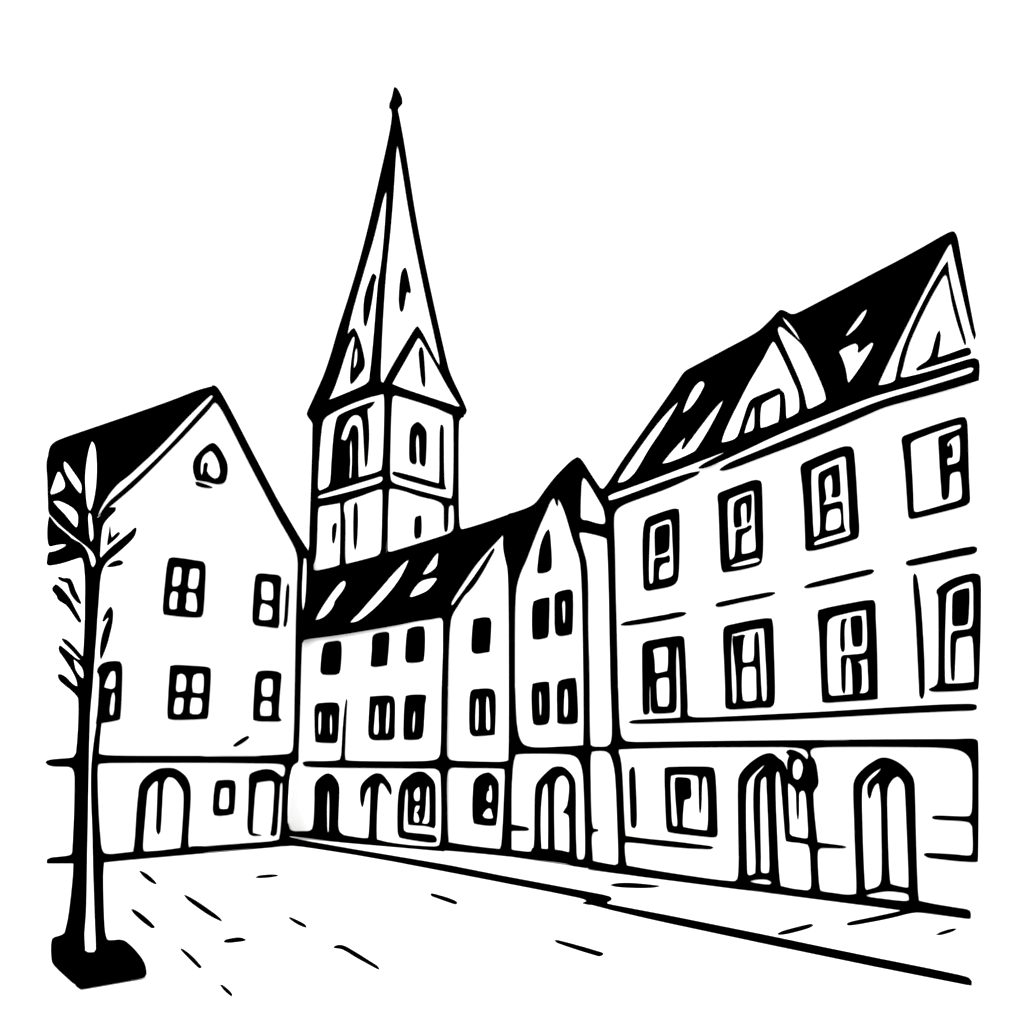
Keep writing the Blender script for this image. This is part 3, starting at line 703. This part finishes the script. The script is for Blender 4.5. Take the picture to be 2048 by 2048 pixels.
Rh = ['''o 145 380 300 374 700 366 1200 363 1450 364 1530 370 1575 380 1600 402 1609 425 1607 450 1600 463 1585 452 1550 418 1500 392 1465 385 1450 390 1437 404 1450 418 1463 433 1455 448 1448 475 1447 510 1450 545 1447 557 1437 540
 1420 498 1410 480 1395 467 1370 450 1340 422 1308 411 1280 415 1230 437 1170 478 1115 530 1082 575 1070 610 1066 700 1067 900 1070 1100 1072 1250 1068 1340 1060 1385 1045 1400 1000 1400 900 1390 700 1362 400 1315 205 1280
 198 1250 190 1180 188 1130 192 1100 230 1100 300 1106 450 1124 650 1143 780 1150 858 1150 876 1141 860 1133 750 1117 550 1092 350 1072 195 1051 190 1000 182 850 172 620 162 490 150 430 140 400''',
      'p 738 1204 760 1193 830 1178 910 1168 980 1173 1050 1185 1070 1197 1075 1220 1075 1240 1055 1246 1000 1244 880 1230 760 1213',
      'o 1155 1401 1190 1390 1250 1385 1295 1389 1320 1402 1325 1414 1310 1428 1280 1427 1210 1418 1165 1408']
Qh = ['o 1275 498 1265 515 1235 550 1205 585 1195 610 1188 680 1185 780 1190 950 1198 1120 1203 1260 1200 1338 1175 1352 1150 1357 1137 1348 1132 1280 1127 1100 1124 900 1126 720 1133 650 1155 605 1200 555 1250 512',
      'o 1275 590 1283 600 1288 680 1295 830 1302 1020 1308 1200 1309 1300 1303 1335 1280 1341 1250 1337 1242 1328 1239 1200 1235 1000 1233 800 1235 680 1242 620 1258 600',
      'o 1372 548 1383 560 1393 610 1405 730 1420 920 1432 1060 1438 1090 1470 1096 1550 1105 1605 1117 1618 1150 1625 1220 1629 1320 1632 1420 1625 1460 1605 1471 1560 1468 1480 1458 1393 1438 1385 1390 1375 1270 1365 1050 1355 800 1353 620 1360 560',
      'o 1530 453 1550 465 1563 490 1569 525 1560 570 1548 600 1530 617 1510 614 1493 600 1486 570 1485 530 1493 485 1510 462',
      'o 1450 638 1475 655 1503 683 1513 710 1516 780 1520 870 1525 915 1529 924 1533 880 1534 780 1538 715 1555 700 1577 702 1587 725 1595 790 1603 910 1608 1020 1605 1065 1590 1071 1540 1064 1480 1050 1465 1038 1462 980 1455 850 1449 700']
Rbody = 'j 75 1535 980 1240 1314 1120 k 0 1740 600 1500 1000 1350 1560 1180 p 1612 0 1612 940 1560 1380 1220 1330 1010 1318 500 1245 0 1178 o 900 1450 560 1407 200 1345 0 1315 i 1490 1640 1480 1200 1445 700 1440 400 h 1428 1500 1415 1000 1405 600'
floor_line = '''l 436 1790 442 1820 480 1832 560 1835 750 1828 1100 1810 1500 1790 n 850 1299 1100 1284 1300 1273 1450 1268 1560 1268 1588 1274 1592 1290 1588 1308 1560 1315 1400 1322 1000 1340 600 1362 300 1378 0 1391
 o 900 167 600 176 350 182 250 181 225 176 224 168 250 158 350 150 550 140 615 135 l 389 1832 391 1790'''
gutter = '''k 1580 1068 1597 1074 1604 1110 1604 1160 1599 1232 1500 1263 1300 1323 1100 1378 900 1433 845 1452 700 1515 500 1602 250 1705 0 1800 j 1200 1225 1050 1282 990 1302 940 1314 920 1315 935 1300 980 1270 1040 1240
 1150 1195 1400 1092 1700 968 k 618 1490 750 1435 850 1398 950 1365 1150 1308 1400 1232 1530 1190 1560 1175 1572 1155 1570 1130 1558 1118 1565 1090'''
wall('wall', rh, RW, [pts(Rbody)], [[ring(Rout)] + [ring(h) for h in Rh + Qh]], 0.3,
     strokes=(floor_line, 'n 1115 259 1125 275 1140 350 1158 490 1172 680 1184 900 1188 1080 1186 1180 1175 1220 1168 1226 1157 1205 1150 1100 1138 850 1125 600 1112 430 1106 320 1108 275',
              'o 248 517 258 520 264 550 270 650 276 800 278 920 273 975 262 990 245 982 240 970 235 880 228 700 225 590 229 540'))
MB().slab(RW, [ring(gutter)], 0.06, 0.08, 1).build('gutter', rh)
for s in ('m 1055 1248 1100 1232 1250 1198 1400 1162 1530 1137 1580 1133 1592 1142 1590 1165 1575 1180 1450 1207 1250 1247 1070 1278 1055 1272 1048 1260',
          'm 263 1443 300 1422 400 1393 600 1345 760 1310 785 1309 799 1318 780 1338 650 1373 450 1420 275 1452 265 1450',
          'l 659 965 672 952 800 921 950 890 1080 867 1110 867 1115 873 1090 888 1000 913 850 943 670 978 662 972',
          'h 1472 1427 1500 1410 1650 1380 1932 1330 l 300 1032 390 1020 415 1021 428 1028 410 1043 350 1062 200 1092 0 1120 h 1500 1432 1475 1431'):
    MB().slab(RW, [ring(s)], INK + .008, 0.05, 1).build('sill', rh)
w = lambda *a, **k: window(rh, RW, *a, **k)
# upper row
w('l 98 450 104 370 120 310 140 290 200 265 290 234 345 221 366 224 371 260 374 420 372 600 367 720 355 780 325 810 280 826 180 845 128 853 110 840 102 760 98 600',
  ['l 155 360 190 342 250 317 290 303 310 305 320 335 327 450 333 600 334 700 328 740 310 751 250 768 228 771 221 760 221 710 228 670 245 650 275 638 295 637 304 625 304 595 298 581 275 593 230 600 200 602 187 620 183 680 181 750 176 792 165 801 152 803 145 780 142 700 145 550 150 420'],
  ['l 194 586 192 540 191 420 195 380 210 366 260 347 290 340 300 348 303 380 301 470 297 530 285 550 240 570'])
w('l 676 130 680 110 690 100 750 75 860 33 940 5 980 -1 1000 5 1008 25 1013 120 1017 300 1020 480 1015 590 1003 640 985 655 900 680 800 700 720 711 710 695 702 650 695 520 688 330 682 190',
  ['l 760 148 790 132 870 100 930 82 953 83 958 110 962 220 966 400 972 500 972 525 965 545 940 557 890 570 861 571 858 540 860 460 866 425 880 412 910 397 932 377 937 355 930 349 915 353 900 365 850 380 825 385 817 405 815 470 812 550 805 592 790 610 773 618 766 600 760 520 753 350 750 220 753 165',
   'l 772 662 800 648 880 623 960 603 985 601 1000 612 1003 622 990 632 900 655 830 667 790 670'],
  ['l 933 109 936 130 935 200 930 280 920 320 908 335 903 320 902 250 899 195 893 177 880 176 860 188 852 210 853 260 858 320 858 350 850 359 835 362 820 367 808 362 802 330 800 270 802 210 808 175 820 160 870 132'])
w('m 236 520 245 498 260 486 330 453 430 410 540 368 590 357 620 360 635 380 645 450 658 620 670 830 680 980 678 1030 670 1060 640 1075 520 1113 400 1145 330 1160 285 1163 275 1150 272 1080 265 880 253 700 240 580',
  ['m 317 541 350 522 450 477 540 440 573 432 583 445 590 520 602 700 611 880 613 980 620 1025 620 1035 605 1048 500 1080 380 1115 345 1123 337 1115 338 1100 360 1085 420 1063 560 1022 580 1015 582 1008 572 985 565 940 561 850 556 795 545 783 520 786 450 805 412 811 409 805 418 790 430 770 430 740 424 700 418 640 423 615 435 595 460 577 472 580 479 610 483 660 481 715 474 740 476 750 500 751 530 742 538 730 540 690 536 600 527 497 500 505 440 532 385 562 377 575 373 620 378 730 385 860 387 950 383 1020 375 1043 355 1055 338 1058 333 1020 322 820 315 620',
   'm 448 858 480 843 520 836 540 843 548 880 549 930 545 970 530 988 480 1005 440 1010 428 1000 429 950 435 890'])
w('m 1017 310 1020 292 1030 280 1100 253 1250 200 1400 152 1480 132 1500 133 1512 155 1520 250 1525 450 1530 620 1537 760 1535 785 1515 805 1460 825 1300 867 1120 910 1085 916 1073 905 1065 850 1055 700 1040 500 1025 370',
  ['m 1087 328 1110 310 1200 272 1330 225 1430 193 1473 187 1478 195 1475 212 1440 232 1350 265 1305 285 1301 300 1304 370 1312 520 1322 660 1332 760 1342 771 1360 766 1375 750 1381 710 1385 620 1390 575 1405 562 1440 552 1468 553 1475 590 1483 680 1483 735 1475 765 1450 779 1350 807 1200 850 1130 866 1112 860 1107 840 1102 700 1092 520 1086 400',
   'm 1459 268 1466 300 1469 370 1467 440 1460 475 1440 487 1370 505 1365 480 1366 455 1378 444 1400 446 1408 435 1409 400 1403 355 1393 335 1387 335 1385 355 1376 361 1366 350 1367 335 1390 307 1430 280'],
  label='widest upper window, mostly white')
# middle row
w('l 94 1400 95 1290 100 1265 125 1248 200 1232 320 1212 390 1206 405 1215 413 1270 422 1430 431 1620 436 1760 433 1810 445 1836 388 1836 390 1780 388 1650 382 1450 374 1330 367 1275 361 1272 352 1295 348 1350 347 1480 351 1650 350 1730 345 1775 330 1793 280 1800 210 1803 178 1800 165 1780 160 1720 158 1620 156 1575 152 1560 146 1575 141 1640 141 1730 141 1790 133 1807 112 1812 103 1800 98 1740 96 1600',
  ['l 172 1318 185 1305 240 1290 280 1287 291 1300 294 1380 292 1440 287 1475 250 1485 200 1493 190 1485 188 1440 183 1370 177 1335',
   'l 202 1560 210 1540 240 1528 280 1524 300 1530 304 1580 304 1660 300 1730 288 1750 250 1752 215 1748 208 1715 202 1640'])
w('l 720 1240 722 1160 728 1140 745 1128 830 1107 950 1083 1060 1068 1085 1070 1095 1110 1101 1250 1107 1450 1111 1600 1108 1700 1098 1740 1080 1754 1000 1758 850 1768 770 1771 742 1762 737 1740 735 1600 727 1400',
  ['l 785 1192 850 1175 950 1152 1030 1143 1035 1170 1046 1350 1055 1520 1057 1640 1052 1700 1037 1711 1022 1705 1015 1660 1008 1550 998 1350 990 1210 984 1177 976 1173 965 1190 960 1250 959 1350 952 1395 930 1407 880 1411 868 1405 864 1380 868 1300 876 1225 888 1200 870 1195 835 1203 815 1208 797 1203 793 1230 797 1300 808 1400 818 1500 823 1620 821 1700 815 1725 803 1728 792 1718 787 1650 780 1480 778 1300',
   'l 870 1452 885 1445 930 1441 962 1443 972 1460 976 1560 978 1660 975 1695 960 1704 890 1711 868 1700 861 1640 860 1540 864 1475'])
w('n 369 570 375 542 450 522 600 492 740 467 790 464 802 480 808 600 817 800 822 1050 824 1227 780 1233 650 1242 500 1252 430 1256 405 1251 400 1180 390 950 380 720',
  ['n 443 635 455 615 485 594 560 572 660 550 741 538 745 600 750 700 750 800 743 850 725 873 690 880 600 888 563 892 550 905 548 950 551 1050 557 1160 565 1180 573 1185 578 1160 581 1050 584 960 592 912 603 909 617 918 627 960 635 1060 639 1191 600 1195 510 1203 470 1203 455 1190 446 1120 440 1000 437 850 438 720',
   'n 673 945 700 930 750 917 753 940 757 1030 761 1110 757 1165 740 1180 700 1185 688 1182 698 1162 706 1110 706 1040 701 970 690 952'],
  ['n 590 607 588 618 578 640 572 700 572 850 563 865 553 858 545 830 542 750 546 660 552 620 565 610', 'n 623 600 640 590 680 584 702 586 709 630 711 720 709 790 703 815 690 821 650 823 640 810 633 760 625 670'])
w('n 1287 392 1293 380 1340 340 1420 297 1500 272 1570 259 1600 262 1614 275 1620 330 1621 480 1618 700 1611 950 1603 1120 1597 1152 1500 1162 1350 1170 1250 1169 1226 1160 1230 1150 1270 1132 1288 1117 1298 1080 1302 950 1303 700 1301 500 1297 425 1288 410',
  ['n 1365 410 1380 394 1430 362 1500 332 1550 321 1562 328 1570 370 1572 500 1571 600 1560 665 1545 683 1510 692 1450 699 1415 708 1400 730 1395 780 1394 880 1398 1010 1404 1075 1412 1089 1419 1083 1424 1020 1430 880 1435 790 1442 765 1460 757 1510 746 1545 740 1560 748 1568 790 1575 930 1577 1040 1574 1095 1520 1103 1420 1109 1360 1108 1350 1102 1347 1000 1348 800 1354 560 1359 450'],
  ['n 1410 450 1415 415 1430 400 1480 382 1520 373 1535 372 1537 420 1535 520 1529 610 1523 645 1512 653 1450 663 1425 664 1412 655 1408 620 1408 530'],
  label='window with a rounded left shoulder at the end of the middle row')
# ground floor
w('o 499 600 500 528 520 520 600 516 750 515 840 518 870 527 880 560 888 640 895 800 899 950 899 1045 890 1058 870 1060 700 1043 580 1029 525 1018 515 985 508 880 502 720',
  ['o 545 585 580 577 650 576 720 580 752 588 760 610 763 700 766 830 771 878 778 840 783 700 787 630 795 600 808 586 820 605 830 680 835 820 833 960 825 1008 800 1007 720 997 640 982 635 960 636 900 642 820 648 775 665 766 690 762 700 745 699 680 696 620 685 607 650 600 600 597 582 603 578 640 582 740 592 870 598 950 595 975 580 978 560 972 552 940 545 800 540 640'],
  label='square ground-floor window beside the arched doorway')
w('''o 1072 1250 1070 1100 1067 900 1066 700 1070 610 1082 575 1115 530 1170 478 1230 437 1280 415 1308 411 1340 422 1370 450 1395 467 1410 480 1420 498 1437 540 1447 557 1450 545 1447 510 1448 475 1455 448 1463 433 1450 418 1437 404 1450 390 1465 385
 1500 392 1550 418 1585 452 1600 463 1612 430 1640 450 p 345 180 358 250 365 330 360 355 335 388 327 410 327 460 335 580 350 720 358 790 362 840 359 900 362 1000 370 1110 378 1157 o 1680 1475 1600 1480 1393 1450 1340 1380 1130 1380 1045 1402 1062 1385 1068 1340''',
  Qh, name='arched_doorway', label='tall double arched doorway with an inner small arch', pane='door_leaf')
w('p 665 1194 668 1150 666 1050 658 850 650 600 644 400 648 330 670 280 730 215 800 165 850 140 885 137 930 148 1000 185 1060 240 1095 290 1107 340 1112 450 1118 700 1125 950 1135 1180 1142 1243 1110 1225 1085 1170 910 1160 720 1182',
  ['p 860 216 850 235 820 268 780 305 757 338 752 370 754 410 762 445 768 452 775 440 785 400 805 355 828 332 840 338 850 400 857 500 861 700 864 900 862 1050 855 1100 842 1125 820 1138 760 1156 742 1160 733 1150 728 1100 718 900 710 650 707 430 713 360 735 315 785 262 830 230',
   'p 983 281 1000 290 1025 320 1038 350 1045 430 1055 650 1065 900 1071 1080 1070 1137 1058 1142 990 1130 940 1117 927 1110 920 1050 912 900 905 650 902 450 908 370 925 330 955 295'],
  name='arched_doorway', label='rightmost arched doorway with two tall leaves', pane='door_leaf')
# roof
Rroof = '''h 1334 377 1345 371 1370 340 1420 265 1480 170 j 286 1080 420 890 530 735 600 630 640 570 665 545 700 525 850 445 1000 365 1150 285 1230 235 1280 190 1330 140 1370 95 1392 77 1410 78 1440 90 1475 108 1500 108 1550 88
 k 406 618 600 518 800 412 1000 308 1200 198 1300 140 1380 97 1405 88 1423 90 1438 110 1450 145 1480 310 1530 580 1580 840 1591 890 1588 905 1580 905 1565 870 1540 780 1490 570 1430 310 1405 190 1400 173 1390 178 1360 225 1300 335
 1200 525 1050 820 930 1060 840 1255 834 1275 850 1276 900 1267 950 1250 963 1240 975 1195 990 1120 1020 1010 1070 880 1150 700 1250 510 1340 360 1373 315 1377 350 1385 420 1420 580 1480 810 1510 920 1515 950 1507 958 1500 940
 1450 790 1410 640 1385 500 1370 435 1358 412 1345 420 1310 475 1250 580 1150 780 1080 940 1050 1040 1025 1140 1008 1200 1010 1212 1025 1216 1080 1207 1250 1163 1400 1117 1530 1077 1580 1068 1597 1074 1604 1110 1580 1130 1558 1122
 1520 1132 1300 1203 1100 1265 930 1313 800 1352 680 1395 450 1487 200 1588 j 1314 1057 1150 1135 950 1228 820 1282 760 1295 800 1265 880 1222 960 1180 988 1161 960 1165 850 1205 650 1282 400 1377 200 1450 90 1490 50 1513 42 1525
 h 1345 410'''
Rrh = ['j 610 773 600 800 560 870 470 1015 380 1150 310 1270 260 1345 210 1390 175 1407 145 1412 134 1403 145 1375 220 1258 320 1113 430 965 530 850',
       'j 785 621 800 630 808 650 785 705 740 780 690 840 640 874 640 860 660 800 700 710 740 650 770 625',
       'j 955 766 945 795 900 890 820 1035 750 1145 735 1165 680 1195 600 1230 520 1258 480 1265 478 1258 520 1203 600 1112 663 1048 658 1070 635 1130 629 1150 640 1147 690 1085 780 965 870 850 930 785',
       'j 1390 200 1410 208 1470 258 1530 310 1570 355 1620 445 1690 590 1735 705 1748 765 1730 785 1670 818 1620 840 1605 840 1595 815 1580 740 1550 645 1490 505 1420 352 1380 260 1372 220 1378 203',
       'j 1405 125 1430 140 1480 195 1525 260 1552 320 1540 310 1480 235 1425 165',
       'k 752 681 745 710 715 770 670 830 625 872 593 896 583 890 600 860 660 775 710 710 740 686',
       'k 790 937 799 950 790 980 740 1070 660 1190 609 1257 600 1245 593 1200 580 1135 555 1065 540 1035 531 1018 540 1003 580 978 640 952 662 947 677 960 683 980 678 1008 683 1020 710 1000 755 960']
dorm = '''j 1335 317 1348 325 1380 380 1430 480 1500 635 1528 700 1538 760 1540 840 1533 865 1500 888 1440 917 1435 895 1432 840 1428 770 1418 715 1405 700 1395 697 1390 683 1375 682 1300 710 1180 762 1160 780 1140 820 1110 910 1080 1005
 1060 1055 1040 1073 990 1092 945 1101 938 1093 955 1035 1000 930 1080 770 1150 635 1200 550 1260 450 1310 355'''
dormh = '''j 1335 317 1348 325 1380 380 1430 480 1500 635 1528 700 1538 760 1540 840 1533 865 1500 888 1440 917 1320 965 1230 1003 1110 1045 1060 1057 1040 1073 990 1092 945 1101 938 1093 955 1035 1000 930 1080 770 1150 635 1200 550 1260 450 1310 355'''
gable_plate = 'k 1400 130 1425 120 1440 200 1570 850 1580 1085 1500 1100 900 1290 820 1300 835 1260 1100 730'
eave_plate = ''
Rbody_roof = '''h 1334 377 1345 371 1370 340 1420 265 1480 170 j 286 1080 420 890 530 735 600 630 640 570 665 545 700 525 850 445 1000 365 1150 285 1230 235 1280 190 1330 140 1392 77 1410 78 1475 108 1550 88
 k 406 618 800 412 1200 198 1405 88 1423 90 1438 110 1480 310 1530 580 1580 840 1597 1074 1560 1125 1100 1265 680 1395 200 1588 j 1314 1057 950 1228 600 1302 200 1450 50 1513 h 1345 410'''
wall('roof', rh, RR, [pts(gable_plate)], [[ring(Rroof)] + [ring(h) for h in Rrh] + [ring(dormh)]], 0.12,
     strokes=('k 1309 851 1313 880 1308 940 1298 1005 1291 1050 1293 1061 1320 1055 1420 1020 1500 992 1530 985 1545 992 1550 1012 1540 1028 1500 1042 1350 1087 1200 1133 1135 1153 1128 1148 1160 1122 1210 1090 1235 1062 1250 1025 1275 930 1295 870',))
dm = MB().slab(RR, [ring(dormh)], 0.012, 0.02, 0).build('dormer', rh, 'white gabled dormer in the black roof')
db = MB()
window(dm, RR, 'j 1440 917 1435 895 1432 840 1428 770 1418 715 1405 700 1395 697 1390 683 1375 682 1300 710 1180 762 1160 780 1140 820 1110 910 1080 1005 1060 1055 1040 1073 1060 1085 1150 1060 1300 1000 1450 930',
       ['j 1188 818 1193 840 1194 890 1190 985 1180 1005 1120 1030 1112 1022 1130 960 1160 880 1180 830',
        'j 1388 721 1391 760 1390 830 1385 900 1375 945 1350 960 1245 989 1238 980 1235 920 1240 840 1250 800 1275 780 1340 745'])

# ================================================================== fix-ups
for o in list(bpy.data.objects):
    if 'wp' in o:
        del o['wp']
# ================================================================== camera, light
cam = bpy.data.cameras.new('camera')
cam.sensor_width = 36; cam.lens = 36
cam.shift_y = (HORIZON - 1024) / 2048.0
cam.clip_end = 5000
co = bpy.data.objects.new('camera', cam); COL.objects.link(co)
co.location = (0, 0, CAM_H); co.rotation_euler = (math.radians(90), 0, 0)
scene.camera = co

world = bpy.data.worlds.new('World'); scene.world = world
world.use_nodes = True
bg = world.node_tree.nodes['Background']
bg.inputs['Color'].default_value = (1, 1, 1, 1)
bg.inputs['Strength'].default_value = 1.0
sun = bpy.data.lights.new('sun', 'SUN'); sun.energy = 2.2; sun.angle = math.radians(60); sun.color = (1, 0.99, 0.97)
su = bpy.data.objects.new('sun', sun); COL.objects.link(su)
su.rotation_euler = (math.radians(50), 0, math.radians(-8))
su.location = (0, 0, 40)
scene.view_settings.view_transform = 'Standard'
scene.view_settings.look = 'None'
scene.view_settings.exposure = 0.48
scene.view_settings.gamma = 1.0
scene.cycles.max_bounces = 6
scene.render.film_transparent = False
